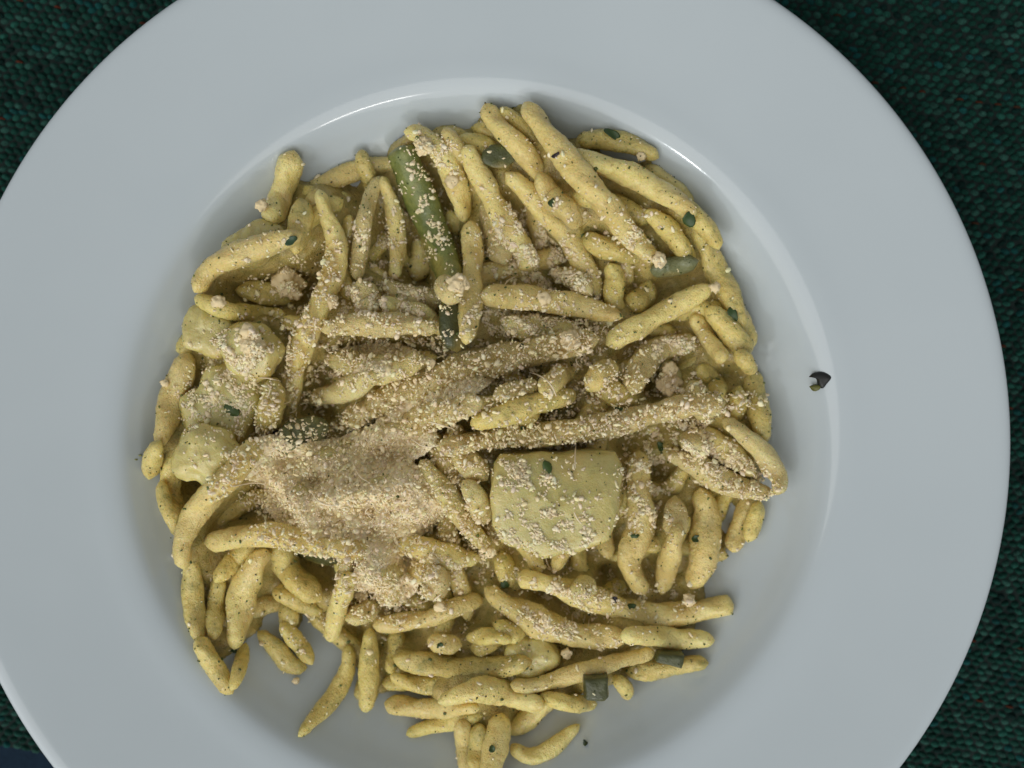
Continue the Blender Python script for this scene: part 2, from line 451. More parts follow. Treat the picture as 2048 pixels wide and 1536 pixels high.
P_, G_, C_ = M_PASTA, M_GREENP, M_CHEESYP
def ch(*a, **k): return ('chunk', a, k)
def st(w_, pts, label, m=None, **k): return ('strand', (w_, pts, label, m or P_), k)
BG = 'green bean pieces in the heap'; PG = 'potato pieces in the heap'
def bean(w_, pts, label, m=None, **k):
    k.update(name='green_bean_piece', cat='green bean', group=BG); k.setdefault('lump', 0.10); k.setdefault('flat', 0.24); k.setdefault('twist', 0.1)
    return ('strand', (w_, pts, label, m or M_BEAN), k)
ITEMS = [
 # ---- low, round the edge
 st(40, [(1155, 283), (1214, 277), (1270, 292), (1318, 316)], 'green stained strand end with a white cheese grain, below the small highlight on the well', G_, ends=(.8, .9)),
 st(34, [(722, 298), (728, 325), (738, 360), (742, 390)], 'short thin strand stub poking up left of the long green bean', G_),
 st(46, [(900, 300), (930, 285), (975, 300), (1010, 330)], 'dark stained strand half hidden under the top edge strands', G_),
 ch([(962, 318), (975, 300), (1005, 296), (1032, 305), (1026, 325), (990, 332)], 0.0018, 'dark green leafy bean scrap between two top strands', M_BEAND, name='green_bean_piece', cat='green bean', group=BG, rough=0.3, sink=0.6, q=60),
 st(46, [(1385, 455), (1412, 495), (1437, 545), (1458, 590), (1484, 645), (1507, 695)], 'long strand running down the upper right outer edge of the heap', G_),
 st(40, [(1340, 395), (1385, 425), (1430, 480), (1438, 500)], 'green speckled strand at the upper right edge beside a dark herb fleck', G_),
 st(44, [(1290, 420), (1338, 462), (1368, 500), (1385, 530)], 'dull strand in the hollow right of the long bright top strand', G_),
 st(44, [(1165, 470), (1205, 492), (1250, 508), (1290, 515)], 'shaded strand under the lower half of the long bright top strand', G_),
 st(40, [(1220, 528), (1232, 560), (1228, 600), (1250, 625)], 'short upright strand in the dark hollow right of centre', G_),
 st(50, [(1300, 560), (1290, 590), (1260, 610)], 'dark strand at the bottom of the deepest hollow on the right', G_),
 st(52, [(378, 705), (362, 752), (345, 805), (330, 855), (318, 895)], 'plump rounded strand end at the left edge of the heap beside a white grain', P_, ends=(1, .7)),
 st(40, [(322, 880), (308, 905), (298, 960)], 'short green stained strand at the far left tip of the heap', G_),
 st(42, [(352, 890), (343, 935), (345, 990), (362, 1030)], 'greenish strand standing beside the far left tip of the heap', G_),
 st(40, [(322, 960), (330, 1000), (352, 1040), (365, 1075)], 'thin dull strand on the left edge below the far left tip', G_),
 st(44, [(385, 1105), (383, 1160), (388, 1220), (402, 1285)], 'upright strand along the lower left edge above the hooked tip', G_, ends=(.8, .8)),
 st(40, [(440, 1150), (434, 1190), (428, 1245), (430, 1280)], 'yellow green strand between the two lower left upright strands', G_),
 st(42, [(393, 1275), (420, 1320), (447, 1362), (466, 1388)], 'strand forming the lowest tip at the lower left of the heap', G_, ends=(.9, .8)),
 st(32, [(492, 1285), (482, 1320), (476, 1350), (462, 1382)], 'thin herb covered strand meeting the lower left tip', G_),
 st(40, [(515, 1262), (545, 1290), (580, 1330), (615, 1335)], 'dark strand over the notch of bare plate at the lower left', G_),
 st(34, [(560, 1245), (590, 1280), (610, 1305), (625, 1330)], 'short strand with cheese bits above the notch of bare plate', G_),
 st(38, [(697, 1290), (695, 1335), (672, 1385), (630, 1435), (596, 1474)], 'strand reaching out to the lower left with a thin tip on bare plate', G_, ends=(.8, .55)),
 st(40, [(740, 1255), (738, 1310), (736, 1370), (731, 1425)], 'straight upright strand with a blunt end just right of the thin tipped one', G_, ends=(.8, .9)),
 st(40, [(790, 1255), (795, 1290), (780, 1345)], 'short upright strand in the gap at the lower centre left', G_),
 st(36, [(780, 1350), (820, 1365), (870, 1370), (900, 1352)], 'dark strand in the gap above the lowest yellow strands', G_),
 st(36, [(812, 1470), (850, 1455), (895, 1442), (935, 1436), (968, 1430)], 'pale slim strand under the twisted yellow strand at the bottom', G_, ends=(.8, .8)),
 st(38, [(922, 1440), (928, 1480), (932, 1550)], 'left one of the strands running off the bottom of the photo', P_, ends=(.9, .9)),
 st(46, [(960, 1450), (958, 1500), (955, 1550)], 'shaded strand between the two that run off the bottom', G_),
 st(56, [(1005, 1425), (993, 1475), (984, 1530), (975, 1610)], 'thick strand with herb flecks running off the bottom of the photo', P_, ends=(.9, .9)),
 st(36, [(1022, 1488), (1045, 1510), (1075, 1512), (1110, 1492), (1138, 1468), (1160, 1448)], 'curved hook shaped strand alone on the plate at the bottom', P_, ends=(.9, .6)),
 st(38, [(1075, 1390), (1120, 1404), (1160, 1408), (1195, 1408)], 'thin strand end under the square green bean piece', G_),
 st(44, [(1250, 1345), (1300, 1338), (1365, 1329), (1418, 1326)], 'dull strand end below the right green bean piece, lying on the plate', G_),
 st(36, [(1225, 1352), (1250, 1375), (1258, 1400)], 'small crumbly strand scrap right of the square green bean piece', G_),
 st(42, [(1503, 985), (1486, 1030), (1474, 1070), (1465, 1105)], 'short slanting strand at the right edge under the folded strand', P_, ends=(.8, .9)),
 st(36, [(1520, 1000), (1508, 1040), (1495, 1085)], 'thin shaded strand outermost on the right below the folded strand', G_),
 st(50, [(1505, 735), (1510, 790), (1521, 840), (1530, 890)], 'upright strand on the far right edge of the heap above the folded strand', G_),
 st(44, [(1480, 770), (1472, 810), (1470, 850)], 'shaded strand inside the far right edge of the heap', G_),
 st(48, [(1412, 612), (1455, 655), (1502, 708)], 'strand stub with rounded end at the right edge, next to the narrow pale one', G_, ends=(.9, 1)),
 st(38, [(1470, 700), (1490, 722), (1505, 745)], 'small strand end just above the far right upright strand', G_),
 st(50, [(1400, 730), (1420, 770), (1445, 800)], 'dark strand in the hollow at the right edge', G_),
 ch([(365, 640), (395, 612), (440, 618), (470, 650), (462, 690), (425, 712), (385, 700)], 0.008, 'dull green potato lump at the left edge under the forked strand', M_POTATO, group=PG),
 ch([(445, 505), (480, 465), (545, 450), (590, 470), (540, 505), (470, 520)], 0.008, 'dull green potato slice behind the upper left slanting strand', M_POTATO, group=PG),
 ch([(1005, 1300), (1050, 1272), (1105, 1285), (1125, 1318), (1075, 1345), (1015, 1335)], 0.008, 'greenish potato lump among the lower strands', M_POTATO, group=PG),
 # ---- upper left
 st(46, [(600, 395), (605, 430), (598, 470), (590, 510)], 'shaded strand between the two upper left upright strands', G_),
 st(54, [(588, 300), (578, 335), (567, 378), (553, 415), (543, 442)], 'stubby upright strand standing out at the upper left of the heap', P_, ends=(.95, .85)),
 st(40, [(390, 592), (420, 610), (455, 622), (510, 628), (570, 630)], 'lower prong of the forked strand at the left edge', G_),
 st(46, [(470, 580), (530, 585), (590, 600)], 'dull strand under the round cheese lump', G_),
 st(52, [(388, 585), (425, 535), (480, 508), (545, 488), (605, 468)], 'slanting strand at the upper left edge, speckled with pesto', P_, ends=(.75, .8)),
 st(42, [(560, 640), (610, 650), (660, 640)], 'short dull strand behind the long cheesy upper left strand', G_),
 st(46, [(700, 430), (695, 480), (690, 540), (700, 600)], 'strand with crumbs between the long upper left strand and the hairpin pair', G_),
 st(36, [(762, 352), (740, 395), (727, 450), (718, 510), (712, 560)], 'left prong of the narrow hairpin strand near the top', C_, ends=(.7, .9)),
 st(36, [(764, 352), (780, 400), (792, 455), (795, 510), (788, 560)], 'right prong of the narrow hairpin strand near the top', P_, ends=(.7, .9)),
 st(56, [(715, 560), (735, 600), (750, 640)], 'cheese clotted strand below the hairpin pair', C_),
 st(50, [(770, 560), (800, 590), (860, 600), (900, 580)], 'cheese clotted strand crossing behind the long green bean', C_),
 st(46, [(760, 600), (810, 625), (870, 630)], 'strand with an orange tinted crumb left of the green bean tip', C_),
 # ---- top right fan
 st(48, [(970, 206), (990, 245), (1030, 287), (1066, 330), (1087, 361)], 'second strand from the top, its tip level with the brightest one', P_, ends=(.8, .9)),
 st(30, [(1000, 215), (1040, 250), (1080, 295)], 'narrow strand squeezed between the two topmost strands', G_),
 st(44, [(1075, 345), (1095, 380), (1125, 412), (1153, 448)], 'strand ending in a blunt tip left of the long bright top strand', P_, ends=(.8, .9)),
 st(50, [(1135, 310), (1190, 325), (1245, 345), (1300, 372), (1350, 400), (1392, 432)], 'broad strand sweeping to the upper right edge', P_, ends=(.8, .8)),
 st(56, [(970, 395), (985, 440), (1000, 490), (1010, 530)], 'cheesy strand left under the cut ended strand near the top', C_),
 st(52, [(1010, 345), (1055, 385), (1095, 430), (1132, 470), (1162, 515), (1182, 560), (1200, 602)], 'long strand bending down to the hollow right of centre', P_),
 st(42, [(890, 258), (908, 288), (925, 325), (935, 350)], 'short strand tip poking up right of the green bean top', P_, ends=(.9, .8)),
 st(46, [(1100, 545), (1150, 560), (1185, 590)], 'crumb covered strand under the end of the bending strand', C_),
 bean(63, [(798, 292), (822, 355), (855, 435), (882, 505), (900, 560), (908, 620), (905, 700)], 'long green bean lying from the top edge toward the centre', M_BEAN, ends=(1, .6), cut=True, sink=0.15),
 bean(50, [(900, 600), (905, 650), (915, 705)], 'flat dark green bean tip in the centre hollow', M_BEAND),
 st(50, [(807, 263), (848, 272), (885, 308), (910, 355), (922, 400), (929, 446)], 'strand curving over the top end of the long green bean, clotted with cheese', P_, ends=(.8, .8)),
 st(48, [(941, 440), (946, 500), (942, 560), (938, 625), (932, 690)], 'upright strand running down to the centre right of the green bean', P_, ends=(.85, .8)),
 st(52, [(931, 290), (950, 337), (975, 378), (992, 415), (1015, 455), (1042, 495), (1062, 540)], 'strand with a squarely cut frayed end in the upper middle', P_, ends=(.65, 1.05), cut=True),
 bean(42, [(1300, 540), (1350, 533), (1398, 522)], 'pale pesto smeared bean piece right of the long bright top strand', M_BEANG),
 st(54, [(1048, 204), (1082, 252), (1120, 303), (1160, 352), (1200, 395), (1238, 440), (1272, 483), (1312, 524)], 'longest bright yellow strand, reaching from the top edge down right', P_, ends=(.75, .9)),
 st(38, [(1385, 630), (1412, 672), (1432, 700), (1450, 722)], 'narrow pale strand inside the right edge', P_, ends=(.8, .9)),
 # ---- middle
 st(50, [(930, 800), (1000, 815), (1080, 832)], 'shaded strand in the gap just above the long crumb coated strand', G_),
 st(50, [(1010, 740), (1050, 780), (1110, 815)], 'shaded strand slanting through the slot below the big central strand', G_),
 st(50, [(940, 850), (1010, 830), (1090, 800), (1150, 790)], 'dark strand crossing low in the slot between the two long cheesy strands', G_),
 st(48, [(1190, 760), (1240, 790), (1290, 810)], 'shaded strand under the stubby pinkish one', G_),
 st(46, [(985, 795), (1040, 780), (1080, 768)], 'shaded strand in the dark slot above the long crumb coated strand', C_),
 st(50, [(1080, 785), (1120, 752), (1165, 718)], 'dull strand behind the stubby pinkish one right of centre', P_),
 st(56, [(1265, 790), (1275, 745), (1300, 710), (1350, 690), (1392, 690)], 'strand bent downward at its left end with crumbs on its right tip', C_, ends=(.9, 1)),
 st(40, [(1330, 725), (1345, 760), (1350, 800), (1350, 830)], 'crumbly stub below the right bent strand', C_),
 st(48, [(1380, 760), (1400, 800), (1420, 850)], 'dull strand right of the crumbly stub', C_),
 st(50, [(640, 660), (700, 650), (770, 648), (830, 652), (875, 660)], 'level cheese dusted strand left of the green bean tip', C_),
 st(60, [(650, 710), (720, 735), (800, 735), (850, 710)], 'thick cheese caked strand below the level one', C_),
 st(50, [(612, 800), (660, 790), (712, 772), (760, 745)], 'cheese dusted strand right of the dark hole on the left', C_),
 st(52, [(960, 592), (1030, 592), (1110, 604), (1180, 618), (1248, 635)], 'level strand tapering right into the centre right crossing', P_, ends=(.8, .55)),
 st(60, [(1000, 640), (1060, 660), (1130, 668), (1190, 690)], 'crumb caked strand under the level tapering one', C_),
 st(50, [(880, 560), (900, 590), (925, 600)], 'small cheese clotted scrap across the green bean', C_),
 # left potato pieces
 ch([(343, 925), (360, 872), (400, 856), (455, 866), (495, 905), (470, 950), (428, 988), (385, 962)], 0.009, 'smooth pale potato lump at the left, the lower of two', M_POTATO, group=PG),
 ch([(365, 835), (385, 775), (430, 735), (500, 728), (548, 762), (520, 810), (505, 862), (440, 872), (395, 885)], 0.010, 'pale crumb topped potato lump at the left, the upper of two', M_POTATO, group=PG),
 ch([(440, 690), (470, 650), (530, 655), (560, 690), (545, 740), (480, 745)], 0.009, 'cheese covered potato lump left of the long cheesy strand', M_POTATO, group=PG),
 st(52, [(548, 760), (545, 810), (535, 860)], 'dull yellow strand between the left potato and the cheesy vertical strand', G_),
 st(50, [(637, 378), (652, 430), (675, 490), (668, 545), (640, 610), (612, 670), (592, 735), (578, 800), (575, 850)], 'longest strand on the left, crooked at its top and furred with cheese below', P_, ends=(.65, .9)),
 # ---- lower left
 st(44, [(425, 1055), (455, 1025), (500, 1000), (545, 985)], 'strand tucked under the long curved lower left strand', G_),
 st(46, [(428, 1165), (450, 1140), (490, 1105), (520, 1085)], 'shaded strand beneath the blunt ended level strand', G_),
 bean(50, [(570, 1085), (625, 1100), (690, 1110)], 'dark green bean under the lower edge of the cheese mound', M_BEAND),
 st(40, [(545, 1178), (580, 1195), (615, 1212), (645, 1225)], 'small slanting strand under the broad lower left one', G_),
 st(60, [(553, 1085), (568, 1125), (600, 1165), (645, 1200)], 'broad slanting strand below the blunt ended level strand', G_, ends=(.8, .7)),
 st(56, [(532, 1098), (500, 1150), (484, 1205), (476, 1250), (468, 1300)], 'thick bright upright strand at the lower left with a herb fleck at its foot', P_, ends=(.8, .8)),
 st(50, [(690, 1100), (700, 1140), (690, 1180)], 'cheese clotted strand end above the small lower left stub', C_),
 st(42, [(705, 1145), (685, 1190), (670, 1235), (660, 1285)], 'narrow strand pointing down at the lower centre left', P_, ends=(.8, .9)),
 st(44, [(690, 1240), (730, 1225), (760, 1200)], 'short strand behind the cheese cluster at the lower centre left', C_),
 st(54, [(520, 880), (478, 935), (425, 985), (385, 1035), (365, 1085), (370, 1140)], 'long curved strand along the lower left side of the heap', P_, ends=(.9, .75)),
 # under the cheese mound
 st(56, [(545, 940), (620, 925), (700, 900), (770, 880)], 'strand buried under the upper part of the cheese mound', C_),
 st(56, [(530, 1010), (620, 1000), (720, 985), (820, 960)], 'strand buried across the middle of the cheese mound', C_),
 st(54, [(600, 1050), (690, 1040), (780, 1030), (850, 1010)], 'strand buried under the lower part of the cheese mound', C_),
 st(48, [(560, 960), (600, 1000), (630, 1050)], 'strand lying across beneath the left side of the cheese mound', C_),
 bean(60, [(570, 880), (610, 868), (650, 862)], 'grey green bean piece peeping out at the top left of the cheese mound', M_BEANG, lift=0.001),
 st(52, [(408, 1085), (465, 1076), (535, 1070), (595, 1080), (670, 1095), (745, 1105)], 'blunt ended level strand along the lower edge of the cheese mound', P_, ends=(.95, .8)),
 st(50, [(790, 1083), (850, 1098), (910, 1114), (962, 1118)], 'crumb dusted strand right of the cheese mound foot', P_, ends=(.8, .7)),
 st(60, [(740, 1130), (780, 1160), (790, 1210)], 'cheese caked strand in the cluster below the mound', C_),
 st(56, [(860, 1130), (875, 1165), (850, 1190)], 'greyish cheese clotted scrap in the lower centre hollow', C_),
 st(44, [(1003, 1100), (1010, 1140), (1025, 1175)], 'shaded upright strand below the left corner of the biggest potato', G_),
 st(40, [(745, 1252), (800, 1243), (860, 1237), (915, 1214), (966, 1196)], 'wavy strand rising right below the lower cheese cluster', P_, ends=(.9, .9)),
 st(46, [(985, 1245), (1015, 1262), (1050, 1272)], 'short strand under the long spindle shaped one', G_),
 st(34, [(930, 1276), (975, 1272), (1025, 1282)], 'thin pointed greenish strand between the lower strands', G_, ends=(.5, .7)),
 st(40, [(854, 1281), (890, 1286), (924, 1292)], 'short pale oval stub with a green fleck', P_, ends=(.95, .9)),
 st(50, [(785, 1316), (850, 1326), (925, 1338), (1000, 1335), (1065, 1322)], 'long level strand below the oval stub', G_, ends=(.8, .7)),
 st(44, [(768, 1406), (820, 1414), (870, 1418), (925, 1412), (960, 1418)], 'rounded yellow strand lowest on the left of the bottom group', P_, ends=(.9, .7)),
 st(52, [(875, 1405), (930, 1386), (985, 1378), (1035, 1398), (1090, 1412)], 'twisted bright yellow strand in the bottom group', P_, ends=(.6, .7)),
 # ---- right centre
 st(50, [(925, 960), (955, 1000), (970, 1050)], 'brownish shaded strand left of the biggest potato', C_),
 st(54, [(900, 900), (940, 925), (975, 960)], 'shaded strand under the left end of the long crumb coated strand', C_),
 ch([(984, 950), (996, 908), (1120, 902), (1236, 902), (1244, 950), (1234, 1035), (1214, 1078), (1150, 1098), (1085, 1106), (1008, 1080), (982, 1040)], 0.017,
    'biggest potato piece, a smooth pale block at the centre right', M_POTATO, group=PG, ridge=(0.10, 1.0, 0.004, 0.45), edge=7.0, rough=0.05, sink=0.30, q=80),
 st(50, [(1350, 990), (1350, 1040), (1345, 1080)], 'cheese coated strand between the two upright strands right of the potato', C_),
 st(46, [(1358, 1045), (1347, 1090), (1335, 1140), (1322, 1190)], 'narrow upright strand in the middle of the lower right fan', P_),
 st(60, [(1400, 975), (1412, 1030), (1408, 1085), (1402, 1135), (1380, 1178)], 'thick upright strand on the right of the lower right fan', P_, ends=(.8, .85)),
 st(58, [(1278, 900), (1276, 960), (1282, 1020), (1280, 1070), (1258, 1115), (1270, 1155), (1290, 1190)], 'upright knobbly strand directly right of the biggest potato', P_, ends=(.8, .7)),
 st(52, [(1035, 1157), (1095, 1166), (1158, 1190), (1221, 1210), (1285, 1228), (1350, 1230), (1411, 1219), (1468, 1209)], 'long strand below the potato ending in a flared tip on the right', P_, ends=(.85, .95), cut=True),
 st(52, [(1180, 1160), (1160, 1185), (1150, 1205)], 'cheese flap on top of the long strand below the potato', C_),
 st(38, [(1310, 1305), (1253, 1318), (1190, 1335), (1127, 1354), (1063, 1372), (1020, 1368)], 'slim pale strand with a whitish tip beside the right green bean piece', P_, ends=(.8, .8)),
 st(58, [(968, 1174), (1010, 1207), (1063, 1235), (1127, 1264), (1190, 1274), (1255, 1275)], 'spindle shaped strand pointing up left toward the centre', P_, ends=(.6, .7)),
 st(42, [(1240, 1272), (1300, 1272), (1360, 1276), (1430, 1281)], 'straight round strand end pointing right over the bare plate', P_, ends=(.9, 1)),
 ch([(1316, 1302), (1368, 1306), (1362, 1334), (1330, 1326), (1308, 1320)], 0.005, 'small dark green bean piece between two strand tips at the lower right', M_BEAND, name='green_bean_piece', cat='green bean', group=BG, edge=4.5, rough=0.10, soft=False, sink=0.5, q=60),
 ch([(1166, 1352), (1216, 1347), (1218, 1390), (1208, 1398), (1168, 1396)], 0.006, 'square dark green bean piece at the bottom right of the heap', M_BEAND, name='green_bean_piece', cat='green bean', group=BG, edge=4.5, rough=0.10, soft=False, sink=0.5, q=60),
 # folded strand on the right
 st(50, [(1330, 905), (1380, 925), (1430, 952), (1490, 978), (1545, 985)], 'lower limb of the folded strand sticking out at the right', C_, lift=0.001),
 st(48, [(1372, 850), (1420, 880), (1470, 915), (1510, 952)], 'smooth strand inside the folded one at the right', P_),
 st(44, [(1445, 838), (1490, 872), (1530, 910), (1560, 960), (1550, 990)], 'upper limb of the folded strand sticking out at the right', C_),
 st(50, [(1360, 870), (1395, 890), (1410, 920)], 'cheese covered lump of strand left of the folded one', C_),
 # ---- on top
 st(48, [(1425, 573), (1370, 600), (1325, 626), (1275, 655), (1212, 690)], 'bright strand lying on top at the right, slanting down to the left', P_, ends=(.8, .85), lift=0.001),
 st(46, [(1232, 727), (1205, 748), (1172, 782)], 'stubby pinkish yellow strand right of centre', P_, ends=(1, .8)),
 st(60, [(752, 872), (820, 850), (890, 825), (965, 800)], 'cheese buried strand just under the big central cheesy one', C_),
 st(70, [(684, 845), (765, 805), (855, 768), (943, 732), (1031, 712), (1119, 694), (1200, 676)], 'big cheese caked strand crossing the centre of the heap', C_, ends=(.8, .7)),
 st(46, [(840, 920), (880, 970), (915, 1022), (948, 1065), (984, 1104)], 'crumb furred strand slanting down to the left corner of the potato', C_, ends=(.8, .75)),
 st(54, [(1452, 805), (1360, 815), (1263, 838), (1165, 858), (1090, 868), (1010, 872), (940, 885), (872, 895)], 'long crumb coated strand lying level on top above the potato', C_, ends=(.9, .75)),
]
for kind, a, k in ITEMS:
    if kind == 'chunk': chunk(*a, **k)
    else: strand(1, a[0], a[1], a[2], a[3], **k)

# ------------------------------------------------------------------ sauce: pesto mashed with melted cheese, filling the gaps between strands
def blur(a, sg):
    a = np.apply_along_axis(lambda v: gsmooth(v, sg), 0, a); return np.apply_along_axis(lambda v: gsmooth(v, sg), 1, a)
inm = blur(IN.astype(float), 3.5)
sn = np.array([[noise.noise(Vector((i * .23, j * .23, 11))) + .6 * noise.noise(Vector((i * .6, j * .6, 17))) for j in range(GN)] for i in range(GN)])
Zs = np.minimum(blur(H, 3.0) - 0.0053, H0 + 0.014) + 0.0012 * sn - 0.012 * np.clip(0.80 - inm, 0, 1)
Zs = blur(Zs, 0.7) + rng.normal(0, 0.00007, H.shape)
sel = (inm > 0.25) & (Zs > H0 - 0.001)
di = -np.ones(H.shape, int); ii, jj = np.nonzero(sel); di[ii, jj] = np.arange(len(ii))
a_ = di[:-1, :-1]; b__ = di[1:, :-1]; c__ = di[1:, 1:]; d__ = di[:-1, 1:]; ok = (a_ >= 0) & (b__ >= 0) & (c__ >= 0) & (d__ >= 0)
sv = np.stack([gx[ii, jj], gy[ii, jj], Zs[ii, jj]], 1)
sf = np.concatenate([np.stack([a_[ok], b__[ok], c__[ok]], 1), np.stack([a_[ok], c__[ok], d__[ok]], 1)])
so = link('pesto_sauce', sv, sf, M_SAUCE)
tag(so, 'yellow green pesto sauce thickened with cheese in the gaps between the strands', 'sauce', kind='stuff')
FOOD.append(([tuple(q) for q in sv], [tuple(int(x) for x in q) for q in sf]))

# cheese lumps big enough to pick up
def lump(u, v_, wpx, label, squash=0.65):
    seedc[0] += 1; sd = seedc[0]
    z = 0.03
    for it in range(3):
        p = at(u, v_, z); z = hmax(p.x, p.y, 0.0012) + 0.05 * wpx / 2 / F * (CAMZ - z)
    r = wpx / 2 / F * (CAMZ - z)
    import bmesh
    bm = bmesh.new(); bmesh.ops.create_icosphere(bm, subdivisions=4 if wpx > 30 else 3, radius=1)
    for q in bm.verts:
        n_ = q.co.copy()
        d = 1 + 0.45 * noise.noise(n_ * 1.4 + Vector((sd * 3.7, 0, 0))) + 0.35 * noise.noise(n_ * 3.2 + Vector((0, sd * 2.3, 0))) + 0.22 * noise.noise(n_ * 8)
        q.co = n_ * d * r; q.co.z *= squash
    me = bpy.data.meshes.new('cheese_lump'); bm.to_mesh(me); bm.free()
    me.polygons.foreach_set('use_smooth', [True] * len(me.polygons))
    ca = me.color_attributes.new('tone', 'FLOAT_COLOR', 'POINT')
    ca.data.foreach_set('color', np.tile([0.86, 0.70, 0.42, 1.0], len(me.vertices)))
    me.materials.append(M_CHEESE)
    o = bpy.data.objects.new('cheese_lump', me); COL.objects.link(o); o.location = at(u, v_, z)
    FOOD.append(([tuple(q.co + o.location) for q in me.vertices], [tuple(p_.vertices) for p_ in me.polygons]))
    stamp(*o.location, r * 0.9)
    tag(o, label, 'cheese lump', 'lumps of grated cheese on the heap')
for a in [(573, 567, 62, 'round pale cheese lump at the upper left, the biggest of them'),
          (437, 603, 26, 'small cheese lump resting on the fork of the left edge strand'),
          (505, 690, 46, 'cheese lump on the covered potato left of the long cheesy strand'),
          (495, 662, 30, 'cheese crumb just above the covered left potato'),
          (915, 570, 40, 'cheese lump caught where the green bean meets the upright strand'),
          (848, 292, 36, 'cheese lump over the top end of the green bean'),
          (903, 362, 28, 'cheese crumb on the curving strand beside the green bean'),
          (1283, 312, 18, 'white cheese grain on the strand end at the upper right edge'),
          (1430, 575, 20, 'white cheese grain at the right tip of the bright slanting top strand'),
          (1318, 520, 28, 'jagged cheese crumb at the lower end of the longest bright strand'),
          (1341, 738, 30, 'upper one of the two rounded crumbs on the crumbly stub at the right'),
          (1335, 768, 44, 'lower one of the two rounded crumbs on the crumbly stub at the right'),
          (1088, 598, 28, 'pinkish cheese crumb upright above the centre'),
          (1140, 680, 34, 'cheese crumb clump near the right end of the big central strand'),
          (862, 726, 18, 'tiny white grain below the tip of the green bean'),
          (663, 604, 26, 'cheese crumb on the side of the long cheesy left strand'),
          (880, 1212, 24, 'cheese crumb on the wavy lower strand'),
          (1090, 1239, 20, 'white round grain on the spindle shaped strand'),
          (1133, 1308, 20, 'pale grain hanging under the spindle shaped strand'),
          (980, 1104, 24, 'white grain at the tip of the strand left of the potato'),
          (722, 1192, 24, 'pale grain left in the lower cheese cluster'),
          (330, 766, 16, 'pale grain clinging to the far left strand'),
          (1378, 1200, 26, 'small crumb near the flared tip at the lower right'),
          (592, 1362, 14, 'lone crumb on bare plate in the lower left notch'),
          (522, 410, 24, 'cheese crumb beside the stubby upright strand at the upper left')]:
    lump(*a)

# ------------------------------------------------------------------ grated cheese
def build_bvh(extra=None):
    V_ = []; F_ = []; n = 0
    for v_, f_ in FOOD:
        V_ += v_; F_ += [tuple(i + n for i in q) for q in f_]; n += len(v_)
    return BVHTree.FromPolygons(V_, F_)
bvh = build_bvh()
import bmesh
def ico(sub):
    bm = bmesh.new(); bmesh.ops.create_icosphere(bm, subdivisions=sub, radius=1)
    v_ = np.array([q.co[:] for q in bm.verts]); f_ = np.array([[q.index for q in p.verts] for p in bm.faces]); bm.free(); return v_, f_
i1v, i1f = ico(1); i2v, i2f = ico(2)
T1 = [i1v * (1 + rng.normal(0, 0.27, (len(i1v), 1))) for _ in range(24)]
T2 = [(i2v * (1 + np.array([[0.45 * noise.noise(Vector(q) * 1.6 + Vector((kk * 9.1, 0, 0))) + 0.25 * noise.noise(Vector(q) * 4 + Vector((0, kk * 5.0, 0)))] for q in i2v]))) for kk in range(24)]
def randrot():
    q = rng.normal(size=4); q /= np.linalg.norm(q); a, b_, c_, d_ = q
    return np.array([[1 - 2 * (c_ * c_ + d_ * d_), 2 * (b_ * c_ - a * d_), 2 * (b_ * d_ + a * c_)], [2 * (b_ * c_ + a * d_), 1 - 2 * (b_ * b_ + d_ * d_), 2 * (c_ * d_ - a * b_)], [2 * (b_ * d_ - a * c_), 2 * (c_ * d_ + a * b_), 1 - 2 * (b_ * b_ + c_ * c_)]])
# blobs: centre px, radii px, angle deg, crumbs, stacking, big share
BL = [(690, 990, 200, 110, 8, 4200, 1.0), (690, 1000, 175, 98, 8, 7500, 2.0), (760, 1060, 110, 45, 0, 1100, 1.5), (740, 890, 150, 60, -14, 1700, 1.3), (890, 785, 220, 50, -20, 3200, 1.0), (1100, 700, 120, 48, -12, 900, .8),
      (1180, 848, 300, 30, -8, 2600, 1.0), (1150, 872, 170, 20, -7, 1500, 1.0), (615, 640, 60, 150, 20, 1300, .8), (580, 810, 40, 90, 0, 800, 1.0), (750, 715, 150, 60, 0, 1500, .8), (760, 600, 120, 50, 0, 800, .7),
      (1060, 645, 150, 45, 5, 900, .7), (1050, 470, 90, 75, 40, 800, .6), (1110, 530, 110, 60, 30, 800, .7), (770, 1160, 80, 85, 0, 1300, 1.0), (500, 700, 80, 60, 0, 700, .7), (545, 910, 70, 70, 0, 900, 1.0),
      (1440, 920, 130, 50, 32, 900, .7), (1480, 960, 90, 35, 15, 700, .9), (1350, 692, 70, 25, 0, 350, .6), (1310, 950, 60, 90, 0, 600, .5), (1300, 1040, 70, 60, 0, 300, .4), (1140, 1190, 110, 38, 10, 550, .6),
      (1130, 1262, 120, 35, 10, 500, .6), (1095, 1055, 105, 55, 0, 520, .6), (1050, 940, 60, 40, 0, 350, .7), (930, 1045, 40, 80, -35, 700, 1.0), (870, 310, 60, 50, 30, 260, .6), (1270, 470, 70, 60, 50, 260, .5), (850, 430, 45, 120, -18, 300, .4), (560, 550, 90, 60, 0, 350, .6),
      (750, 480, 60, 90, 0, 300, .5), (1100, 1030, 130, 90, 0, 130, .4), (1360, 800, 80, 50, 0, 500, .8), (1200, 780, 110, 50, -25, 500, .8), (850, 1110, 90, 40, 5, 450, .6), (440, 790, 90, 80, 0, 900, .6),
      (1400, 870, 60, 50, 20, 350, .7), (950, 900, 90, 40, 0, 700, .8), (900, 1150, 90, 50, 0, 250, .5), (600, 1290, 60, 50, 0, 90, .5), (1300, 1220, 120, 30, 0, 160, .5),
      (930, 830, 600, 620, 0, 4200, .62)]
CV, CF, CT = [], [], []; cn = 0
def blur(a, sg):
    a = np.apply_along_axis(lambda v: gsmooth(v, sg), 0, a); return np.apply_along_axis(lambda v: gsmooth(v, sg), 1, a)
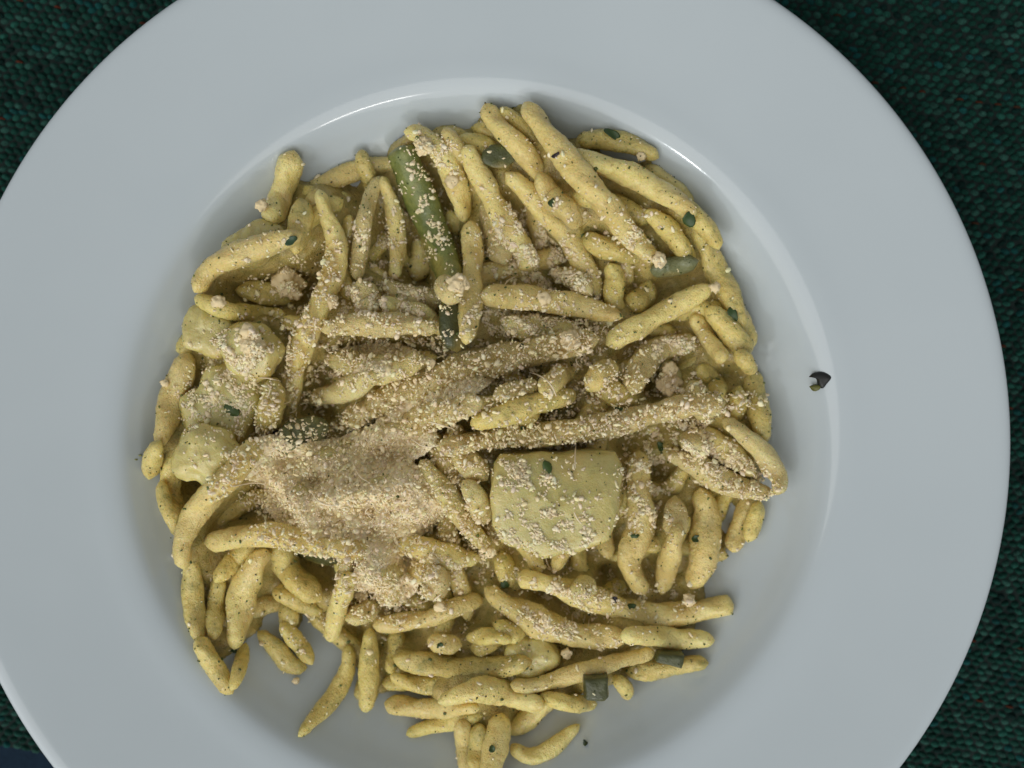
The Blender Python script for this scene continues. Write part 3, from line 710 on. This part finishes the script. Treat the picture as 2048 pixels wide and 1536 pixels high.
Mk = np.zeros_like(H)
for (cx, cy, rx, ry, ang, wt) in [(690, 995, 185, 100, 8, 1.3), (750, 900, 120, 45, -14, 0.9), (870, 795, 130, 30, -23, 0.6), (770, 1165, 60, 65, 0, 0.75), (745, 720, 100, 34, 0, 0.62), (545, 915, 50, 45, 0, 0.55)]:
    c0 = at(cx, cy, 0.027); k0 = (CAMZ - 0.027) / F; an_ = math.radians(-ang)
    dx_, dy_ = gx - c0.x, gy - c0.y
    x_ = (dx_ * math.cos(an_) + dy_ * math.sin(an_)) / (rx * k0); y_ = (-dx_ * math.sin(an_) + dy_ * math.cos(an_)) / (ry * k0)
    Mk = np.maximum(Mk, wt * np.clip(1.25 - (x_ ** 2 + y_ ** 2), 0, 1) ** 0.7)
Hb = blur(H, 4.0); Hb2 = blur(H, 2.2)
nzg = np.array([[noise.noise(Vector((i * .17, j * .17, 1))) * 0.6 + noise.noise(Vector((i * .33, j * .33, 7))) * 0.55 for j in range(GN)] for i in range(GN)])
Zb = Hb2 + (Hb - Hb2) * 0.6 * np.clip((Mk - .6) * 2.5, 0, 1) * 0.45 + 0.0046 * (Mk - 0.70) + 0.0030 * nzg
Zb = blur(Zb, 0.8)
def tone_cheese():
    base = np.array([1.0, 0.85, 0.57]); g = rng.uniform(0.84, 1.08)
    return np.minimum(base * g * np.array([1, rng.uniform(.95, 1.02), rng.uniform(.85, 1.1)]), 0.96)
# body of the cheese drift: a bed of close packed crumbs, so the loose ones have something to lie on
UP = 3; ii, jj = np.nonzero(Mk > 0.12); i0, i1, j0, j1 = ii.min() - 1, ii.max() + 2, jj.min() - 1, jj.max() + 2
fi = np.linspace(i0, i1, (i1 - i0) * UP + 1); fj = np.linspace(j0, j1, (j1 - j0) * UP + 1)
def bil(A_):
    a0 = np.floor(fi).astype(int); b0 = np.floor(fj).astype(int); u_ = (fi - a0)[:, None]; w_ = (fj - b0)[None, :]
    g_ = lambda p, q: A_[np.ix_(np.minimum(p, GN - 1), np.minimum(q, GN - 1))]
    return g_(a0, b0) * (1 - u_) * (1 - w_) + g_(a0 + 1, b0) * u_ * (1 - w_) + g_(a0, b0 + 1) * (1 - u_) * w_ + g_(a0 + 1, b0 + 1) * u_ * w_
Fz = bil(Zb) - 0.0009; Fm = bil(Mk); FB = Fz.copy(); fs = GS / UP
FX = G0 + GS * (fi + .5); FY = G0 + GS * (fj + .5)
Ft = np.tile(tone_cheese(), (len(fi), len(fj), 1))
cand = np.argwhere(Fm > 0.13)
for n_ in rng.integers(0, len(cand), 19000):
    ci, cj = cand[n_]; r = rng.uniform(0.00030, 0.00095 if n_ % 5 == 0 else 0.0006); k = int(r / fs) + 1
    a0, a1, b0, b1 = max(0, ci - k), min(len(fi), ci + k + 1), max(0, cj - k), min(len(fj), cj + k + 1)
    dx_ = (FX[a0:a1] - FX[ci])[:, None]; dy_ = (FY[b0:b1] - FY[cj])[None, :]; th = rng.uniform(0, 3.14); e_ = rng.uniform(.55, 1)
    p_ = dx_ * math.cos(th) + dy_ * math.sin(th); q_ = (-dx_ * math.sin(th) + dy_ * math.cos(th)) / e_
    h_ = r * r - p_ ** 2 - q_ ** 2
    z_ = np.where(h_ > 0, FB[ci, cj] + rng.uniform(-.0002, .0005) + np.sqrt(np.maximum(h_, 0)), -1)
    m_ = z_ > Fz[a0:a1, b0:b1]; Fz[a0:a1, b0:b1][m_] = z_[m_]; Ft[a0:a1, b0:b1][m_] = tone_cheese()
Fz += rng.normal(0, 0.00004, Fz.shape)
di = -np.ones(Fz.shape, int); ii, jj = np.nonzero(Fm > 0.12); di[ii, jj] = np.arange(len(ii))
dv = np.stack([FX[ii], FY[jj], Fz[ii, jj]], 1)
a_ = di[:-1, :-1]; b__ = di[1:, :-1]; c__ = di[1:, 1:]; d__ = di[:-1, 1:]
ok = (a_ >= 0) & (b__ >= 0) & (c__ >= 0) & (d__ >= 0)
df = np.concatenate([np.stack([a_[ok], b__[ok], c__[ok]], 1), np.stack([a_[ok], c__[ok], d__[ok]], 1)])
FOOD.append(([tuple(q) for q in dv], [tuple(int(x) for x in q) for q in df]))
bvh = build_bvh()
CV.append(dv); CF.append(df); cn = len(dv); CT.append(np.concatenate([Ft[ii, jj], np.ones((len(ii), 1))], 1))
placed = np.zeros_like(H)     # extra height from crumbs
def tone_cheese_():
    base = np.array([1.0, 0.85, 0.57]); g = rng.uniform(0.82, 1.15)
    base = base * g * np.array([1, rng.uniform(.95, 1.02), rng.uniform(.85, 1.1)])
    return base
for (cx, cy, rx, ry, ang, num, stk) in BL:
    ca, sa = math.cos(math.radians(ang)), math.sin(math.radians(ang))
    for _ in range(int(num * (2.6 if stk >= 1.0 else 1.7))):
        x, y = rng.normal(0, 0.5, 2) * (rx, ry)
        if (x / rx) ** 2 + (y / ry) ** 2 > 1.6: continue
        u, v_ = cx + x * ca - y * sa, cy + x * sa + y * ca
        p = at(u, v_, 0.026)
        # patchy cover
        if noise.noise(Vector((p.x * 300, p.y * 300, 3))) * (1.5 if stk < 1 else 0.8) + 0.30 * stk < rng.uniform(-0.1, 0.5) * (1 if stk < 1 else 0.35): continue
        hit, nrm, idx, dist = bvh.ray_cast(Vector((p.x, p.y, 0.1)), Vector((0, 0, -1)))
        if hit is None or nrm.z < -0.2: continue
        if nrm.z < 0.35 and rng.random() < 0.5: continue
        i, j = gi(p.x), gi(p.y)
        if not (2 < i < GN - 3 and 2 < j < GN - 3): continue
        big = rng.random() < 0.13
        r = rng.uniform(0.00052, 0.00085) if big else rng.uniform(0.00024, 0.00050)
        ext = placed[i, j]
        if ext > 0.0030: continue
        z = hit.z + ext * 0.8 + r * 0.12
        tv_, tf_ = (T2[rng.integers(24)], i2f) if big else (T1[rng.integers(24)], i1f)
        s = np.array([1.25, rng.uniform(.5, 1), rng.uniform(.35, .8)]) * r
        q = (tv_ * s) @ randrot().T + (hit.x, hit.y, z)
        CV.append(q); CF.append(tf_ + cn); cn += len(q)
        c = tone_cheese(); c = np.minimum(c, 0.97); CT.append(np.tile([*c, 1], (len(q), 1)))
        k = 1 if not big else 2
        if stk >= 0.8:
            placed[i - k:i + k + 1, j - k:j + k + 1] = np.maximum(placed[i - k:i + k + 1, j - k:j + k + 1], ext + r * min(1.3, 0.75 * stk))
# thin shreds
def shred(u, v_, du, dv, lift=0.0008, rad=0.00013):
    global cn
    a, b_ = at(u, v_, 0.03), at(u + du, v_ + dv, 0.03)
    L = (b_ - a).length; n = 9; pts = []
    side = Vector((-(b_ - a).y, (b_ - a).x, 0)).normalized() * L * rng.uniform(-.18, .18)
    for t in np.linspace(0, 1, n):
        p = a.lerp(b_, t) + side * math.sin(t * math.pi)
        h = bvh.ray_cast(Vector((p.x, p.y, 0.1)), Vector((0, 0, -1)))[0]
        pts.append([p.x, p.y, h.z if h is not None else 0.012])
    pts = np.array(pts); pts[:, 2] = np.maximum(gsmooth(pts[:, 2], 2.0), pts[:, 2]) + lift + placed[min(GN - 1, max(0, gi(a.x))), min(GN - 1, max(0, gi(a.y)))]
    pts[:, 2] = gsmooth(pts[:, 2], 1.3)
    R = 5; vv = []
    for i in range(n):
        T_ = Vector(pts[min(n - 1, i + 1)] - pts[max(0, i - 1)]).normalized(); s_ = T_.cross(Vector((0, 0, 1))).normalized(); u_ = s_.cross(T_)
        rr2 = rad * (0.4 + 0.9 * math.sin(math.pi * (0.1 + 0.8 * i / (n - 1))))
        for k in range(R):
            th = 2 * math.pi * k / R; vv.append(Vector(pts[i]) + (s_ * math.cos(th) + u_ * math.sin(th)) * rr2)
    ff = []
    for i in range(n - 1):
        for k in range(R):
            a_, b2 = i * R + k, i * R + (k + 1) % R
            ff += [(a_, b2, b2 + R), (a_, b2 + R, a_ + R)]
    CV.append(np.array([q[:] for q in vv])); CF.append(np.array(ff) + cn); cn += len(vv); CT.append(np.tile([0.9, 0.76, 0.54, 1], (len(vv), 1)))
for a in [(1155, 892, -8, 38), (1098, 1115, 12, 50), (1225, 1040, 28, -6), (1145, 1015, 14, 22), (820, 880, 60, 8), (860, 842, 50, 18), (520, 755, 34, 8), (1060, 745, 50, 45), (700, 930, 40, 30),
          (480, 965, 40, 12), (620, 980, 60, 25), (1030, 545, -22, 22), (1170, 735, -14, -18), (640, 700, 16, 4), (880, 1195, -20, 26), (490, 830, 14, -26), (1130, 545, 30, -8)]:
    shred(*a, rad=0.00017)
for _ in range(150):
    b0 = BL[rng.integers(0, 25)]
    x, y = rng.normal(0, 0.45, 2) * (b0[2], b0[3]); a = rng.uniform(0, 6.28); L = rng.uniform(7, 16)
    shred(b0[0] + x, b0[1] + y, L * math.cos(a), L * math.sin(a), lift=0.0003, rad=0.00012)
gc = link('grated_cheese', np.concatenate(CV), np.concatenate(CF), M_CHEESE, tone=np.concatenate(CT))
tag(gc, 'cream coloured grated cheese strewn over the pasta, thickest left of centre', 'cheese', kind='stuff')

# ------------------------------------------------------------------ herb flecks
HV, HF, HT = [], [], []; hn = 0
def fleck_mesh(pos, nrm, size, c):
    n = rng.integers(5, 8); z = Vector(nrm); x = z.orthogonal().normalized(); y = z.cross(x)
    ro = rng.uniform(0, 6.28); st_ = rng.uniform(.45, 1)
    top = []; bot = []
    for k in range(n):
        a = 2 * math.pi * k / n; rr2 = size * rng.uniform(.6, 1.15); px_, py_ = rr2 * math.cos(a), rr2 * math.sin(a) * st_
        px_, py_ = px_ * math.cos(ro) - py_ * math.sin(ro), px_ * math.sin(ro) + py_ * math.cos(ro)
        p = pos + x * px_ + y * py_
        top.append(p + z * 0.00012 * rng.uniform(.5, 2)); bot.append(p - z * 0.0001)
    c0 = pos + z * 0.00028; vv = [c0] + top + bot
    ff = []
    for k in range(n):
        a, b_ = 1 + k, 1 + (k + 1) % n
        ff += [(0, a, b_), (a, a + n, b_ + n), (a, b_ + n, b_)]
    return np.array([q[:] for q in vv]), np.array(ff)
for _ in range(2200):
    u, v_ = rng.uniform(300, 1560), rng.uniform(190, 1520)
    p = at(u, v_, 0.024); hit, nrm, idx, dist = bvh.ray_cast(Vector((p.x, p.y, 0.1)), Vector((0, 0, -1)))
    if hit is None or nrm.z < 0.1: continue
    ctr = math.exp(-(((u - 780) / 330) ** 2 + ((v_ - 850) / 260) ** 2))
    if rng.random() < ctr * 0.8: continue
    size = rng.choice([0.00017, 0.00030, 0.00055], p=[.66, .28, .06]) * rng.uniform(.8, 1.2)
    c = rng.choice([0, 1, 2], p=[.6, .3, .1]); c = [(0.075, 0.105, 0.022), (0.15, 0.19, 0.045), (0.09, 0.07, 0.025)][c]
    vv, ff = fleck_mesh(hit + nrm * 0.00012, nrm, size, c)
    HV.append(vv); HF.append(ff + hn); hn += len(vv); HT.append(np.tile([*c, 1], (len(vv), 1)))
hf = link('pesto_flecks', np.concatenate(HV), np.concatenate(HF), M_HERB, smooth=False, tone=np.concatenate(HT))
tag(hf, 'fine dark green herb flecks of pesto scattered over the pasta', 'herbs', kind='stuff')

def herb(u, v_, wpx, hpx, rot, col, label, on_plate=False, name='herb_fleck', cat='herb'):
    p = at(u, v_, 0.02)
    if on_plate:
        z = float(np.interp(math.hypot(p.x, p.y), ir, iz)); p = at(u, v_, z); z = float(np.interp(math.hypot(p.x, p.y), ir, iz)); p = at(u, v_, z)
        e = 0.001; rr_ = math.hypot(p.x, p.y); sl = (np.interp(rr_ + e, ir, iz) - np.interp(rr_ - e, ir, iz)) / (2 * e)
        nrm = Vector((-p.x / rr_ * sl, -p.y / rr_ * sl, 1)).normalized()
    else:
        for it in range(3):
            h = bvh.ray_cast(Vector((p.x, p.y, 0.1)), Vector((0, 0, -1)))
            if h[0] is None: return
            p = at(u, v_, h[0].z); nrm = h[1]
        p = Vector((p.x, p.y, h[0].z)); nrm = (nrm + Vector((0, 0, 1))).normalized()
    k = (CAMZ - p.z) / F
    x = Vector((math.cos(rot), math.sin(rot), 0)); x = (x - nrm * x.dot(nrm)).normalized(); y = nrm.cross(x)
    V_ = []; n = 14; R3 = 4
    for i in range(R3 + 1):
        for kk in range(n):
            a = 2 * math.pi * kk / n; rr2 = i / R3 * (1 + 0.28 * noise.noise(Vector((math.cos(a) * 1.5, math.sin(a) * 1.5, u * .37))))
            curl = 0.0005 * (rr2 ** 2) * math.cos(2 * a + u) + 0.00035
            V_.append(x * (rr2 * math.cos(a) * wpx / 2 * k) + y * (rr2 * math.sin(a) * hpx / 2 * k) + nrm * curl)
    m_ = len(V_); V_ += [q - nrm * 0.00022 for q in V_]
    f = []
    for i in range(R3):
        for kk in range(n):
            a, b_ = i * n + kk, i * n + (kk + 1) % n
            f.append((a, a + n, b_ + n, b_)); f.append((m_ + a, m_ + b_, m_ + b_ + n, m_ + a + n))
    for kk in range(n):
        a, b_ = R3 * n + kk, R3 * n + (kk + 1) % n; f.append((a, m_ + a, m_ + b_, b_))
    o = link(name, [tuple(q) for q in V_], f, M_HERB, tone=np.tile([*col, 1], (len(V_), 1))); o.location = p
    tag(o, label, cat, 'loose herb flecks'); return o
DG = (0.035, 0.070, 0.016)
for a in [(1223, 268, 36, 16, -0.5, DG, 'dark green herb fleck at the top right edge of the heap'),
          (1378, 438, 26, 32, 0.4, DG, 'dark herb fleck on the upper right edge strand'),
          (1465, 628, 18, 34, 0.4, DG, 'elongated herb fleck near the right edge beside the stub'),
          (1105, 405, 14, 18, 0, DG, 'herb fleck on the strand left of the longest bright one'),
          (583, 480, 30, 16, 0.6, (0.03, 0.07, 0.03), 'herb fleck on the slanting upper left strand'),
          (465, 820, 34, 24, -0.4, (0.05, 0.09, 0.02), 'green smear on the upper left potato lump'),
          (1095, 935, 18, 30, 0.2, (0.05, 0.09, 0.015), 'green fleck near the top of the biggest potato'),
          (1322, 893, 16, 20, 0.2, DG, 'herb fleck left of the folded strand'),
          (1392, 1077, 20, 14, 0.3, DG, 'herb fleck on the thick lower right strand'),
          (1270, 1072, 18, 10, 0.1, (0.04, 0.08, 0.015), 'herb fleck on the knobbly upright strand'),
          (1229, 1200, 13, 13, 0, (0.012, 0.008, 0.02), 'black speck on the long strand below the potato'),
          (1262, 1213, 16, 14, 0, DG, 'green speck right of the black speck'),
          (985, 1497, 13, 15, 0, DG, 'herb fleck on the thick strand at the bottom'),
          (466, 1300, 12, 12, 0, DG, 'herb fleck at the foot of the thick lower left strand'),
          (880, 1290, 14, 10, 0.5, DG, 'green fleck on the oval stub'),
          (552, 862, 12, 10, 0, (0.008, 0.006, 0.01), 'tiny black speck above the grey green bean'),
          (1046, 857, 12, 8, 0, DG, 'green fleck on the long crumb coated strand, left half'),
          (1238, 818, 16, 9, -0.1, DG, 'green fleck on the long crumb coated strand, right half'),
          (1112, 310, 18, 9, 0.5, (0.02, 0.008, 0.012), 'dark sliver on the longest bright strand'),
          (1010, 1168, 20, 18, 0, DG, 'green fleck below the left corner of the potato'),
          (1045, 694, 12, 11, 0, DG, 'green speck on the big central strand')]:
    herb(*a)
herb(1171, 1487, 10, 12, 0.2, (0.03, 0.05, 0.02), 'tiny dark speck alone on bare plate at the bottom', True)
herb(275, 915, 18, 12, 0.2, (0.34, 0.34, 0.12), 'faint olive smear on the plate left of the heap', True)
# curled burnt herb scrap on the right of the well
hr = bpy.data.objects.new('herb_scrap', None); COL.objects.link(hr)
zz = 0.02
for it in range(4):
    pp = at(1640, 763, zz); zz = float(np.interp(math.hypot(pp.x, pp.y), ir, iz))
hr.location = pp; tag(hr, 'curled blackish herb scrap alone on the right side of the well', 'herb', 'loose herb flecks')
k = (CAMZ - zz) / F
def patch(name, outline, z0, z1, col):
    n = len(outline); c = np.mean(outline, axis=0)
    fine = catmull(list(outline) + [outline[0]], 41)[:-1]
    V_ = []; nr = 4
    sl = -0.5
    for i in range(nr + 1):
        for q in fine:
            f_ = i / nr; x, y = (c + (q - c) * f_)
            X, Y = (x - 1640) * k, -(y - 763) * k
            V_.append((X, Y, -0.47 * -X + z0 + (z1 - z0) * math.sqrt(max(0, 1 - f_ ** 2)) ))
    m_ = len(V_); V_ += [(a, b_, c_ - 0.0005) for a, b_, c_ in V_]; n = len(fine); f = []
    for i in range(nr):
        for j in range(n):
            a, b_ = i * n + j, i * n + (j + 1) % n
            f.append((a, b_, b_ + n, a + n)); f.append((m_ + a, m_ + a + n, m_ + b_ + n, m_ + b_))
    for j in range(n):
        a, b_ = nr * n + j, nr * n + (j + 1) % n; f.append((a, b_, m_ + b_, m_ + a))
    return link(name, V_, f, M_HERB, hr, tone=np.tile([*col, 1], (len(V_), 1)))
patch('dark_leaf', [(1620, 754), (1628, 746), (1645, 744), (1658, 754), (1650, 768), (1643, 777), (1636, 770), (1633, 758), (1627, 753)], 0.0006, 0.0013, (0.012, 0.013, 0.012))
patch('olive_tip', [(1621, 773), (1630, 769), (1641, 771), (1637, 780), (1628, 782)], 0.0004, 0.0010, (0.11, 0.11, 0.02))
# strands that the heap hides altogether are left out
own = []; V_ = []; F_ = []; n = 0
for kx, (v_, f_) in enumerate(FOOD):
    V_ += v_; F_ += [tuple(i + n for i in q) for q in f_]; own += [kx] * len(f_); n += len(v_)
full = BVHTree.FromPolygons(V_, F_); dropped = 0
for kx, (v_, f_) in enumerate(FOOD[:NB]):
    seen = 0
    for q in v_[::7]:
        d_ = (Vector(q) - CAM); h_ = full.ray_cast(CAM, d_.normalized())
        if h_[0] is not None and own[h_[2]] == kx and (h_[0] - Vector(q)).length < 0.002: seen += 1
    if seen < 5: bpy.data.objects.remove(BURIED_OBJ[kx]); dropped += 1
print('dropped', dropped, 'of', NB)
print('pile height', H.max(), np.percentile(H, [99, 95]))
print('tris', sum(len(m_.loops) - 2 * len(m_.polygons) for m_ in bpy.data.meshes), 'crumbs', len(CV))
